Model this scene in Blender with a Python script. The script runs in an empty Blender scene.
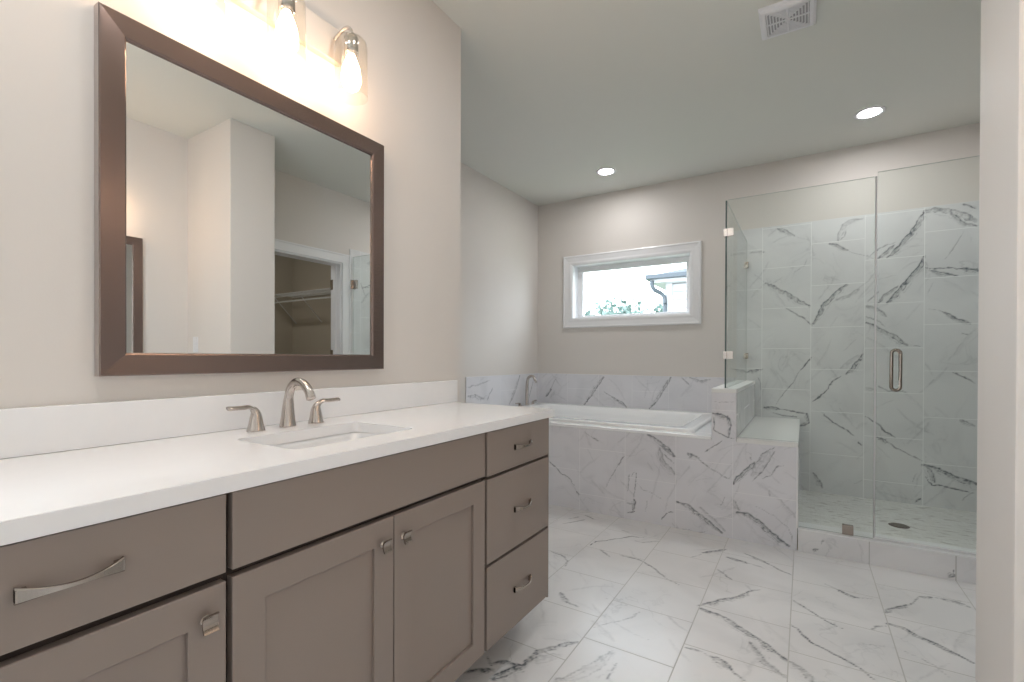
import bpy, bmesh, math, random
import numpy as np
from mathutils import Vector, Matrix

S = bpy.context.scene
COL = S.collection

# ------------------------------------------------------------------ camera
YAW, PITCH, ROLL = .553765, -.0052467, .0031424
fw = Vector((-math.sin(YAW)*math.cos(PITCH), math.cos(YAW)*math.cos(PITCH), math.sin(PITCH)))
rt = Vector((math.cos(YAW), math.sin(YAW), 0)); up = rt.cross(fw)
rt, up = math.cos(ROLL)*rt + math.sin(ROLL)*up, -math.sin(ROLL)*rt + math.cos(ROLL)*up
cam_data = bpy.data.cameras.new('camera'); cam = bpy.data.objects.new('camera', cam_data); COL.objects.link(cam)
cam_data.sensor_width = 36; cam_data.lens = 469.9/1024*36
cam_data.shift_x = (512-513.6)/1024; cam_data.shift_y = (359.43-341)/1024
cam_data.clip_start = .02
cam.matrix_world = Matrix(((rt.x, up.x, -fw.x, 1.463), (rt.y, up.y, -fw.y, 0), (rt.z, up.z, -fw.z, 1.126), (0, 0, 0, 1)))
S.camera = cam

# ------------------------------------------------------------------ light and exposure
S.view_settings.view_transform = 'Standard'; S.view_settings.look = 'None'
S.view_settings.exposure = .98; S.view_settings.gamma = 1; S.view_settings.use_curve_mapping = False
W = bpy.data.worlds.new('sky'); S.world = W; W.use_nodes = True
bg = W.node_tree.nodes['Background']; bg.inputs['Color'].default_value = (.82, .91, 1, 1); bg.inputs['Strength'].default_value = SKY = 4.5
DOWNLIGHT = 84.0      # radiance of the recessed lamps
BULB = 15.0           # radiance of the vanity bulbs
def portal(loc, rot, sx, sy):
    l = bpy.data.lights.new('window_portal', 'AREA'); l.shape = 'RECTANGLE'; l.size = sx; l.size_y = sy
    l.cycles.is_portal = True
    o = bpy.data.objects.new('window_portal', l); o.location = loc; o.rotation_euler = rot; COL.objects.link(o)
portal((-.005, 4.60, 1.78), (-math.pi/2, 0, 0), 1.1, .5)
portal((-.30, -.75, 1.45), (0, -math.pi/2, 0), 1.95, 1.25)  # portal of the added fill window behind the camera

# ------------------------------------------------------------------ materials
def mat(name, color, rough=.5, metal=0, spec=.5, coat=0, bump=None, var=None):
    m = bpy.data.materials.new(name); m.use_nodes = True; nt = m.node_tree; b = nt.nodes['Principled BSDF']
    b.inputs['Base Color'].default_value = (*color, 1); b.inputs['Roughness'].default_value = rough
    b.inputs['Metallic'].default_value = metal; b.inputs['Specular IOR Level'].default_value = spec
    b.inputs['Coat Weight'].default_value = coat; b.inputs['Coat Roughness'].default_value = .1
    tc = nt.nodes.new('ShaderNodeTexCoord')
    if var:   # (scale, amount): subtle tone variation of the material itself
        n = nt.nodes.new('ShaderNodeTexNoise'); n.inputs['Scale'].default_value = var[0]; n.inputs['Detail'].default_value = 3
        r = nt.nodes.new('ShaderNodeMapRange'); r.inputs['To Min'].default_value = 1-var[1]; r.inputs['To Max'].default_value = 1+var[1]
        mx = nt.nodes.new('ShaderNodeVectorMath'); mx.operation = 'SCALE'; mx.inputs[0].default_value = color
        nt.links.new(tc.outputs['Object'], n.inputs['Vector']); nt.links.new(n.outputs['Fac'], r.inputs['Value'])
        nt.links.new(r.outputs[0], mx.inputs['Scale']); nt.links.new(mx.outputs[0], b.inputs['Base Color'])
    if bump:  # (scale, strength, stretch)
        n = nt.nodes.new('ShaderNodeTexNoise'); n.inputs['Scale'].default_value = bump[0]; n.inputs['Detail'].default_value = 2
        mp = nt.nodes.new('ShaderNodeMapping'); mp.inputs['Scale'].default_value = bump[2] if len(bump) > 2 else (1, 1, 1)
        bp = nt.nodes.new('ShaderNodeBump'); bp.inputs['Strength'].default_value = bump[1]; bp.inputs['Distance'].default_value = .002
        nt.links.new(tc.outputs['Object'], mp.inputs[0]); nt.links.new(mp.outputs[0], n.inputs['Vector'])
        nt.links.new(n.outputs['Fac'], bp.inputs['Height']); nt.links.new(bp.outputs[0], b.inputs['Normal'])
    return m

def brushed(name, color, rough, scale):
    m = mat(name, color, rough, 1); nt = m.node_tree; b = nt.nodes['Principled BSDF']
    tc = nt.nodes.new('ShaderNodeTexCoord'); mp = nt.nodes.new('ShaderNodeMapping'); mp.inputs['Scale'].default_value = scale
    n = nt.nodes.new('ShaderNodeTexNoise'); n.inputs['Scale'].default_value = 1; n.inputs['Detail'].default_value = 4
    r = nt.nodes.new('ShaderNodeMapRange'); r.inputs['To Min'].default_value = rough*.75; r.inputs['To Max'].default_value = rough*1.3
    nt.links.new(tc.outputs['Object'], mp.inputs[0]); nt.links.new(mp.outputs[0], n.inputs['Vector'])
    nt.links.new(n.outputs['Fac'], r.inputs['Value']); nt.links.new(r.outputs[0], b.inputs['Roughness'])
    bp = nt.nodes.new('ShaderNodeBump'); bp.inputs['Strength'].default_value = .01; bp.inputs['Distance'].default_value = .0004
    nt.links.new(n.outputs['Fac'], bp.inputs['Height']); nt.links.new(bp.outputs[0], b.inputs['Normal'])
    return m

def emit(name, color, strength):
    m = bpy.data.materials.new(name); m.use_nodes = True; nt = m.node_tree; nt.nodes.clear()
    e = nt.nodes.new('ShaderNodeEmission'); e.inputs[0].default_value = (*color, 1); e.inputs[1].default_value = strength
    o = nt.nodes.new('ShaderNodeOutputMaterial'); nt.links.new(e.outputs[0], o.inputs[0]); return m

def pane_glass(name, tint, refl=1.0, rough=0):
    m = bpy.data.materials.new(name); m.use_nodes = True; nt = m.node_tree; nt.nodes.clear()
    t = nt.nodes.new('ShaderNodeBsdfTransparent'); t.inputs[0].default_value = (*tint, 1)
    g = nt.nodes.new('ShaderNodeBsdfGlossy'); g.inputs['Roughness'].default_value = rough
    f = nt.nodes.new('ShaderNodeFresnel'); f.inputs['IOR'].default_value = 1.45
    k = nt.nodes.new('ShaderNodeMath'); k.operation = 'MULTIPLY'; k.inputs[1].default_value = refl
    x = nt.nodes.new('ShaderNodeMixShader'); o = nt.nodes.new('ShaderNodeOutputMaterial')
    ge = nt.nodes.new('ShaderNodeNewGeometry'); fr = nt.nodes.new('ShaderNodeMath'); fr.operation = 'SUBTRACT'; fr.inputs[0].default_value = 1
    kk = nt.nodes.new('ShaderNodeMath'); kk.operation = 'MULTIPLY'; nt.links.new(ge.outputs['Backfacing'], fr.inputs[1])
    nt.links.new(f.outputs[0], k.inputs[0]); nt.links.new(k.outputs[0], kk.inputs[0]); nt.links.new(fr.outputs[0], kk.inputs[1]); nt.links.new(kk.outputs[0], x.inputs[0])
    nt.links.new(t.outputs[0], x.inputs[1]); nt.links.new(g.outputs[0], x.inputs[2]); nt.links.new(x.outputs[0], o.inputs[0])
    return m

def stone(name, pitch_u, pitch_v, base=(.78, .78, .79), grout=(.80, .80, .79), rough=.22, mortar=.0035):
    """Glazed marble-look tile. UV is in metres: U across the tile columns, V along them; attribute 'vein' carries the veining."""
    m = bpy.data.materials.new(name); m.use_nodes = True; nt = m.node_tree; b = nt.nodes['Principled BSDF']; L = nt.links.new
    uv = nt.nodes.new('ShaderNodeUVMap'); uv.uv_map = 'UVMap'
    sp = nt.nodes.new('ShaderNodeSeparateXYZ'); cb = nt.nodes.new('ShaderNodeCombineXYZ')
    L(uv.outputs[0], sp.inputs[0]); L(sp.outputs[1], cb.inputs[0]); L(sp.outputs[0], cb.inputs[1])
    br = nt.nodes.new('ShaderNodeTexBrick'); br.offset = .5; br.offset_frequency = 2; br.squash = 1
    br.inputs['Scale'].default_value = 1; br.inputs['Mortar Size'].default_value = mortar/2; br.inputs['Mortar Smooth'].default_value = .2
    br.inputs['Brick Width'].default_value = pitch_v; br.inputs['Row Height'].default_value = pitch_u
    br.inputs['Color1'].default_value = (0, 0, 0, 1); br.inputs['Color2'].default_value = (1, 1, 1, 1); br.inputs['Mortar'].default_value = (.5, .5, .5, 1)
    L(cb.outputs[0], br.inputs['Vector'])
    tc = nt.nodes.new('ShaderNodeTexCoord')
    n = nt.nodes.new('ShaderNodeTexNoise'); n.inputs['Scale'].default_value = 2.3; n.inputs['Detail'].default_value = 5; n.inputs['Distortion'].default_value = 1.2
    L(tc.outputs['Object'], n.inputs['Vector'])
    cl = nt.nodes.new('ShaderNodeMapRange'); cl.inputs['From Min'].default_value = .45; cl.inputs['From Max'].default_value = .75; cl.inputs['To Max'].default_value = .15
    L(n.outputs['Fac'], cl.inputs['Value'])
    n2 = nt.nodes.new('ShaderNodeTexNoise'); n2.inputs['Scale'].default_value = 3.1; n2.inputs['Detail'].default_value = 6; n2.inputs['Distortion'].default_value = .8
    sb = nt.nodes.new('ShaderNodeMath'); sb.operation = 'SUBTRACT'; sb.inputs[1].default_value = .5
    ab = nt.nodes.new('ShaderNodeMath'); ab.operation = 'ABSOLUTE'
    ln = nt.nodes.new('ShaderNodeMapRange'); ln.inputs['From Min'].default_value = 0; ln.inputs['From Max'].default_value = .012; ln.inputs['To Min'].default_value = 1.6; ln.inputs['To Max'].default_value = 0
    lm = nt.nodes.new('ShaderNodeMath'); lm.operation = 'MULTIPLY_ADD'
    L(tc.outputs['Object'], n2.inputs['Vector']); L(n2.outputs['Fac'], sb.inputs[0]); L(sb.outputs[0], ab.inputs[0]); L(ab.outputs[0], ln.inputs['Value'])
    L(ln.outputs[0], lm.inputs[0]); L(cl.outputs[0], lm.inputs[1]); L(cl.outputs[0], lm.inputs[2])
    at = nt.nodes.new('ShaderNodeAttribute'); at.attribute_name = 'vein'
    fine = nt.nodes.new('ShaderNodeTexNoise'); fine.inputs['Scale'].default_value = 60; fine.inputs['Detail'].default_value = 2
    L(tc.outputs['Object'], fine.inputs['Vector'])
    fr = nt.nodes.new('ShaderNodeMapRange'); fr.inputs['From Min'].default_value = .3; fr.inputs['From Max'].default_value = .6; fr.inputs['To Min'].default_value = .75; fr.inputs['To Max'].default_value = 1.45
    L(fine.outputs['Fac'], fr.inputs['Value'])
    vm = nt.nodes.new('ShaderNodeMath'); vm.operation = 'MULTIPLY'; L(at.outputs['Fac'], vm.inputs[0]); L(fr.outputs[0], vm.inputs[1])
    ad = nt.nodes.new('ShaderNodeMath'); ad.operation = 'ADD'; ad.use_clamp = True; L(vm.outputs[0], ad.inputs[0]); L(lm.outputs[0], ad.inputs[1])
    m1 = nt.nodes.new('ShaderNodeMix'); m1.data_type = 'RGBA'; m1.inputs['A'].default_value = (*base, 1); m1.inputs['B'].default_value = (.15, .165, .185, 1)
    L(ad.outputs[0], m1.inputs['Factor'])
    m2 = nt.nodes.new('ShaderNodeMix'); m2.data_type = 'RGBA'; m2.inputs['B'].default_value = (*grout, 1)
    L(br.outputs['Fac'], m2.inputs['Factor']); L(m1.outputs['Result'], m2.inputs['A']); L(m2.outputs['Result'], b.inputs['Base Color'])
    rr = nt.nodes.new('ShaderNodeMapRange'); rr.inputs['To Min'].default_value = rough; rr.inputs['To Max'].default_value = .8
    L(br.outputs['Fac'], rr.inputs['Value']); L(rr.outputs[0], b.inputs['Roughness'])
    inv = nt.nodes.new('ShaderNodeMath'); inv.operation = 'SUBTRACT'; inv.inputs[0].default_value = 1; L(br.outputs['Fac'], inv.inputs[1])
    bp = nt.nodes.new('ShaderNodeBump'); bp.inputs['Strength'].default_value = .5; bp.inputs['Distance'].default_value = .001
    L(inv.outputs[0], bp.inputs['Height']); L(bp.outputs[0], b.inputs['Normal'])
    return m

def mosaic(name):
    m = bpy.data.materials.new(name); m.use_nodes = True; nt = m.node_tree; b = nt.nodes['Principled BSDF']; L = nt.links.new
    tc = nt.nodes.new('ShaderNodeTexCoord')
    br = nt.nodes.new('ShaderNodeTexBrick'); br.offset = .5; br.inputs['Scale'].default_value = 1
    br.inputs['Mortar Size'].default_value = .0015; br.inputs['Brick Width'].default_value = .052; br.inputs['Row Height'].default_value = .052
    br.inputs['Color1'].default_value = (.72, .72, .69, 1); br.inputs['Color2'].default_value = (.80, .80, .78, 1); br.inputs['Mortar'].default_value = (.70, .70, .68, 1)
    L(tc.outputs['Object'], br.inputs['Vector'])
    mp = nt.nodes.new('ShaderNodeMapping'); mp.inputs['Scale'].default_value = (13, 34, 1); mp.inputs['Rotation'].default_value = (0, 0, .1)
    n = nt.nodes.new('ShaderNodeTexNoise'); n.inputs['Scale'].default_value = 1; n.inputs['Detail'].default_value = 4
    L(tc.outputs['Object'], mp.inputs[0]); L(mp.outputs[0], n.inputs['Vector'])
    r = nt.nodes.new('ShaderNodeMapRange'); r.inputs['From Min'].default_value = .56; r.inputs['From Max'].default_value = .66; r.inputs['To Max'].default_value = .62
    L(n.outputs['Fac'], r.inputs['Value'])
    mx = nt.nodes.new('ShaderNodeMix'); mx.data_type = 'RGBA'; mx.inputs['B'].default_value = (.30, .28, .25, 1)
    L(r.outputs[0], mx.inputs['Factor']); L(br.outputs['Color'], mx.inputs['A']); L(mx.outputs['Result'], b.inputs['Base Color'])
    b.inputs['Roughness'].default_value = .4
    return m

M = {}
M['wall'] = mat('greige_paint', (.735, .695, .655), .55, spec=.3, bump=(220, .05))
M['ceiling'] = mat('ceiling_paint', (.74, .745, .695), .8, spec=.2, bump=(160, .06))
M['trim'] = mat('white_gloss_trim', (.86, .86, .87), .3, bump=(40, .01))
M['cabinet'] = mat('taupe_cabinet_paint', (.285, .232, .202), .42, var=(6, .02), bump=(120, .02))
M['carcass'] = mat('dark_cabinet_interior', (.045, .030, .024), .7, var=(9, .1))
M['quartz'] = mat('white_quartz', (.92, .915, .92), .12, coat=.2, var=(30, .015))
M['porcelain'] = mat('white_porcelain', (.88, .88, .88), .1, coat=.4, var=(3, .01))
M['acrylic'] = mat('white_tub_acrylic', (.94, .95, .96), .15, coat=.3, var=(3, .01))
M['nickel'] = brushed('brushed_nickel', (.56, .51, .475), .24, (60, 60, 6))
M['plate'] = mat('satin_nickel_plate', (.74, .67, .60), .5, .8, bump=(60, .01))
M['chrome'] = mat('polished_nickel', (.70, .68, .66), .12, 1, bump=(30, .01))
M['pull'] = mat('satin_nickel_pull', (.40, .35, .31), .18, 1, bump=(30, .02))
M['bronze'] = mat('dark_bronze', (.12, .09, .075), .35, .8, bump=(60, .03))
M['frame'] = mat('brushed_bronze_frame', (.235, .178, .160), .27, .9, var=(4, .04)); M['frame'].node_tree.nodes['Principled BSDF'].inputs['Anisotropic'].default_value = .7
M['frame_v'] = mat('brushed_bronze_frame_upright', (.235, .178, .160), .27, .9, var=(4, .04)); M['frame_v'].node_tree.nodes['Principled BSDF'].inputs['Anisotropic'].default_value = .7
M['frame_side'] = mat('frame_side_painted_reflection', (.50, .44, .42), .4, .6, var=(20, .02))  # paler than the frame: reflected wall and bulb light painted into the colour
M['mirror'] = mat('mirror_silver', (.90, .91, .90), .0, 1, bump=(1, 0))
M['glass'] = pane_glass('clear_shower_glass', (.962, .984, .973))
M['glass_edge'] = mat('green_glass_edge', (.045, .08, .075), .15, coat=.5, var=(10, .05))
M['glass_edge_lit'] = mat('glass_edge_painted_lit', (.62, .66, .63), .15, coat=.5, var=(10, .03))  # lighter copy of the glass edge, with the light painted into its colour
M['window_glass'] = pane_glass('window_glass', (.97, .98, .98))
M['shade_glass'] = pane_glass('clear_shade_glass', (.97, .96, .94))
M['lens'] = emit('downlight_lens', (1, .985, .985), DOWNLIGHT)
M['bulb'] = emit('warm_bulb', (1, .69, .47), BULB)
M['plastic'] = mat('white_plastic', (.80, .80, .82), .4, var=(20, .01))
M['grille_dark'] = mat('grille_shadow_grey', (.40, .40, .41), .6, var=(20, .05))
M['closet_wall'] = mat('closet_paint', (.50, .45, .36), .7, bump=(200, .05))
M['wire'] = mat('white_wire_coating', (.72, .72, .70), .35, var=(20, .02))
M['siding'] = mat('white_siding', (.34, .34, .345), .6, var=(5, .02))
M['shingle'] = mat('grey_shingle', (.06, .07, .08), .9, var=(20, .2))
M['gutter'] = mat('grey_gutter', (.045, .055, .065), .5, var=(20, .05))
M['leaf'] = mat('pale_tree_leaf', (.11, .16, .14), .8, var=(3, .3))
M['bark'] = mat('tree_bark', (.20, .16, .13), .9, bump=(20, .5))
M['lawn'] = mat('lawn', (.12, .18, .08), .95, var=(2, .3))
M['tile_floor'] = stone('marble_floor_tile', .352, .34, base=(.84, .84, .85), grout=(.52, .52, .51), rough=.27, mortar=.005)
M['tile_wall'] = stone('marble_wall_tile', .3475, .335, base=(.80, .80, .805), grout=(.90, .90, .90), mortar=.0045)
M['tile_apron'] = stone('marble_apron_tile', .343, .335, base=(.78, .78, .815), grout=(.84, .84, .86), mortar=.003)
M['tile_plain'] = stone('marble_slab', 9, 9, base=(.85, .85, .85))
M['mosaic'] = mosaic('marble_mosaic')
M['edge_trim'] = mat('white_tile_edge_trim', (.84, .84, .85), .3, var=(10, .01))

# ------------------------------------------------------------------ mesh helpers
def link(name, me, m, parent=None):
    if m is not None:
        for x in (m if isinstance(m, (list, tuple)) else [m]): me.materials.append(x)
    o = bpy.data.objects.new(name, me); COL.objects.link(o)
    if parent: o.parent = parent
    return o

def struct(o): o['kind'] = 'structure'; return o

def tag(o, label, cat, group=None):
    o['label'] = label; o['category'] = cat
    if group: o['group'] = group
    return o

def thing(name, label, cat, loc=(0, 0, 0), group=None):
    o = bpy.data.objects.new(name, None); o.empty_display_size = .05; COL.objects.link(o); o.location = loc
    return tag(o, label, cat, group)

def relabel(o, loc):
    """geometry of a child built in world coordinates: shift it into its parent's frame"""
    o.data.transform(Matrix.Translation(-Vector(loc))); return o

def bxs(*boxes, bevel=0, segs=2):
    """mesh of boxes (x0,x1,y0,y1,z0,z1)"""
    bm = bmesh.new()
    for b in boxes:
        x0, x1, y0, y1, z0, z1 = b
        vs = [bm.verts.new(p) for p in ((x0,y0,z0),(x1,y0,z0),(x1,y1,z0),(x0,y1,z0),(x0,y0,z1),(x1,y0,z1),(x1,y1,z1),(x0,y1,z1))]
        for f in ((0,3,2,1),(4,5,6,7),(0,1,5,4),(1,2,6,5),(2,3,7,6),(3,0,4,7)): bm.faces.new([vs[i] for i in f])
    if bevel: bmesh.ops.bevel(bm, geom=list(bm.edges), offset=bevel, segments=segs, affect='EDGES', profile=.6)
    return bm

def done(bm, smooth=False):
    me = bpy.data.meshes.new('m'); bmesh.ops.recalc_face_normals(bm, faces=bm.faces[:]); bm.to_mesh(me); bm.free()
    if smooth:
        for p in me.polygons: p.use_smooth = True
    return me

def box(name, b, m, parent=None, bevel=0):
    o = link(name, done(bxs(b, bevel=bevel)), m, parent)
    if parent is not None and parent.type == 'EMPTY': relabel(o, parent.location)
    elif parent is not None: pass
    return o

def tube_bm(bm, pts, radii, n=12, flat=None, cap=True):
    """sweep an ellipse along pts; flat = (a,b) multipliers on the two axes per point or None"""
    pts = [Vector(p) for p in pts]; N = len(pts)
    if not hasattr(radii, '__len__'): radii = [radii]*N
    rings = []; prev = None
    for i, p in enumerate(pts):
        t = (pts[min(i+1, N-1)] - pts[max(i-1, 0)]).normalized()
        if prev is None:
            a = Vector((0, 0, 1)) if abs(t.z) < .9 else Vector((0, 1, 0))
            u = (a - t*a.dot(t)).normalized()
        else: u = (prev - t*prev.dot(t)).normalized()
        prev = u; v = t.cross(u); fl = flat[i] if flat else (1, 1)
        rings.append([bm.verts.new(p + (u*math.cos(k*2*math.pi/n)*fl[0] + v*math.sin(k*2*math.pi/n)*fl[1])*radii[i]) for k in range(n)])
    for a, b in zip(rings, rings[1:]):
        for k in range(n): bm.faces.new((a[k], a[(k+1) % n], b[(k+1) % n], b[k]))
    if cap: bm.faces.new(rings[0][::-1]); bm.faces.new(rings[-1])
    return bm

def spline(pts, n=8):
    """Catmull-Rom through pts"""
    P = [Vector(p) for p in pts]; P = [2*P[0]-P[1]] + P + [2*P[-1]-P[-2]]; out = []
    for i in range(1, len(P)-2):
        for k in range(n):
            t = k/n; a, b, c, d = P[i-1:i+3]
            out.append(.5*((2*b) + (c-a)*t + (2*a-5*b+4*c-d)*t*t + (3*b-a-3*c+d)*t**3))
    out.append(P[-2]); return out

def tube(name, pts, radii, m, parent=None, n=12, flat=None):
    bm = bmesh.new(); tube_bm(bm, pts, radii, n, flat)
    o = link(name, done(bm, True), m, parent)
    if parent is not None and parent.type == 'EMPTY': relabel(o, parent.location)
    return o

def lathe_bm(bm, prof, c, n=32, axis=2):
    """prof: list of (r, h) turned about an axis through c"""
    rings = []
    for r, h in prof:
        ring = []
        for k in range(n):
            a = k*2*math.pi/n; p = [r*math.cos(a), r*math.sin(a), h]
            if axis == 0: p = [h, p[0], p[1]]
            if axis == 1: p = [p[0], h, p[1]]
            ring.append(bm.verts.new(Vector(c)+Vector(p)))
        rings.append(ring)
    for a, b in zip(rings, rings[1:]):
        for k in range(n): bm.faces.new((a[k], a[(k+1) % n], b[(k+1) % n], b[k]))
    return rings

def lathe(name, prof, c, m, parent=None, n=32, axis=2, cap=False, smooth=True):
    bm = bmesh.new(); r = lathe_bm(bm, prof, c, n, axis)
    if cap: bm.faces.new(r[0][::-1]); bm.faces.new(r[-1])
    o = link(name, done(bm, smooth), m, parent)
    if parent is not None and parent.type == 'EMPTY': relabel(o, parent.location)
    return o

def wall_with_hole(axis, lo, hi, a0, a1, z0, z1, holes):
    """boxes of a wall slab lo..hi thick along `axis`, spanning a0..a1 and z0..z1, with rectangular holes (h0,h1,k0,k1)"""
    cuts = sorted({a0, a1, *[v for h in holes for v in h[:2]]}); out = []
    for p, q in zip(cuts, cuts[1:]):
        hs = [h for h in holes if h[0] <= p+1e-6 and h[1] >= q-1e-6]
        spans = [(z0, z1)] if not hs else [(z0, hs[0][2]), (hs[0][3], z1)]
        for s, e in spans:
            if e-s > 1e-4: out.append((lo, hi, p, q, s, e) if axis == 0 else (p, q, lo, hi, s, e))
    return out

# ------------------------------------------------------------------ veined stone panels
def vnoise(x, y, seed):
    """smooth value noise on arrays"""
    xi = np.floor(x).astype(np.int64); yi = np.floor(y).astype(np.int64); fx = x-xi; fy = y-yi
    fx = fx*fx*(3-2*fx); fy = fy*fy*(3-2*fy)
    def h(a, b):
        n = (a*374761393 + b*668265263 + seed*974711) & 0xffffffff
        n = ((n ^ (n >> 13))*1274126177) & 0xffffffff
        return ((n ^ (n >> 16)) & 0xffff)/65535.
    return (h(xi, yi)*(1-fx)+h(xi+1, yi)*fx)*(1-fy) + (h(xi, yi+1)*(1-fx)+h(xi+1, yi+1)*fx)*fy

def vein_field(U, V, veins):
    out = np.zeros_like(U)
    du = (vnoise(U*24, V*24, 1)-.5)*.010 + (vnoise(U*85, V*85, 2)-.5)*.006
    dv = (vnoise(U*24, V*24, 3)-.5)*.010 + (vnoise(U*85, V*85, 4)-.5)*.006
    mod = vnoise(U*42, V*42, 5); blot = vnoise(U*70+9, V*70, 6)
    for i, (mode, w, s, pts) in enumerate(veins):
        w = w/1000.; P = np.array(pts); pad = w*2+.02
        sel = (U > P[:, 0].min()-pad) & (U < P[:, 0].max()+pad) & (V > P[:, 1].min()-pad) & (V < P[:, 1].max()+pad)
        if not sel.any(): continue
        u = U[sel]+du[sel]; v = V[sel]+dv[sel]; best = np.full(u.shape, 9.); side = np.zeros(u.shape); tt = np.zeros(u.shape)
        seg = np.hypot(*(P[1:]-P[:-1]).T); L = seg.sum(); acc = 0
        for (a, b, l) in zip(P[:-1], P[1:], seg):
            d = b-a; t = np.clip(((u-a[0])*d[0]+(v-a[1])*d[1])/(l*l+1e-12), 0, 1)
            ex = u-a[0]-t*d[0]; ey = v-a[1]-t*d[1]; dist = np.hypot(ex, ey); k = dist < best
            best = np.where(k, dist, best); side = np.where(k, np.sign(d[0]*ey-d[1]*ex), side); tt = np.where(k, (acc+t*l)/L, tt); acc += l
        taper = np.clip(np.minimum(tt, 1-tt)*6, .35, 1); m = mod[sel]; bl = blot[sel]
        if mode == 't':
            ww = w*.42*taper*(.55+.9*m)
            val = s*np.exp(-(best/ww)**2)*(.75+.5*bl)
        else:
            sd = best*side; W_ = w*.55*taper*(.7+.6*m)
            val = .42*s*np.exp(-(best/W_)**4)*(.1+1.7*bl*bl)
            for q, ww, a in ((-.9, .0028, .85), (.8, .0040, 1.), (.05, .0026, .6), (-1.9, .002, .35)):
                val = np.maximum(val, a*s*np.exp(-((sd-q*W_)/ww)**2)*np.clip((m if q < 0 else 1.3-m)*1.6, .15, 1))
            val = val*(.8+.4*bl)
        out[sel] = np.maximum(out[sel], val)
    return np.clip(out, 0, 1)

def random_veins(seed, u0, u1, v0, v1, n, smin=.35, smax=.8):
    r = random.Random(seed); out = []
    for _ in range(n):
        u, v = r.uniform(u0, u1), r.uniform(v0, v1); a = r.choice([-.75, .9])+r.uniform(-.35, .35); l = r.uniform(.08, .28); pts = []
        for _k in range(4):
            pts.append((u, v)); a += r.uniform(-.25, .25); u += math.cos(a)*l/3; v += math.sin(a)*l/3
        out.append((r.choice('tttk'), r.uniform(6, 16), r.uniform(smin, smax), pts))
    return out

def stone_panel(name, org, ud, vd, w, h, u0, v0, veins, m, step=.006, parent=None, cu=0., cv=0., thick=.0):
    """flat tiled face: org + u*ud + v*vd, u in 0..w, v in 0..h. Veins use coords (u+cu, v+cv); tile origin (u0,v0) in the same coords."""
    nu, nv = max(2, int(w/step)+1), max(2, int(h/step)+1)
    us = np.linspace(0, w, nu); vs = np.linspace(0, h, nv); U, V = np.meshgrid(us, vs, indexing='ij')
    org, ud, vd = np.array(org, float), np.array(ud, float), np.array(vd, float)
    co = org + U[..., None]*ud + V[..., None]*vd
    idx = np.arange(nu*nv).reshape(nu, nv)
    q = np.stack([idx[:-1, :-1], idx[1:, :-1], idx[1:, 1:], idx[:-1, 1:]], -1).reshape(-1, 4)
    me = bpy.data.meshes.new(name); me.vertices.add(nu*nv); me.vertices.foreach_set('co', co.ravel())
    me.loops.add(q.size); me.loops.foreach_set('vertex_index', q.ravel()); me.polygons.add(len(q))
    me.polygons.foreach_set('loop_start', np.arange(0, q.size, 4)); me.update()
    me.validate()
    uvl = me.uv_layers.new(name='UVMap'); UVs = np.stack([U+cu-u0, V+cv-v0], -1).reshape(-1, 2)
    uvl.data.foreach_set('uv', UVs[q.ravel()].astype(np.float32).ravel())
    at = me.attributes.new('vein', 'FLOAT', 'POINT'); at.data.foreach_set('value', vein_field(U+cu, V+cv, veins).ravel().astype(np.float32))
    return link(name, me, m, parent)
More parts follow.
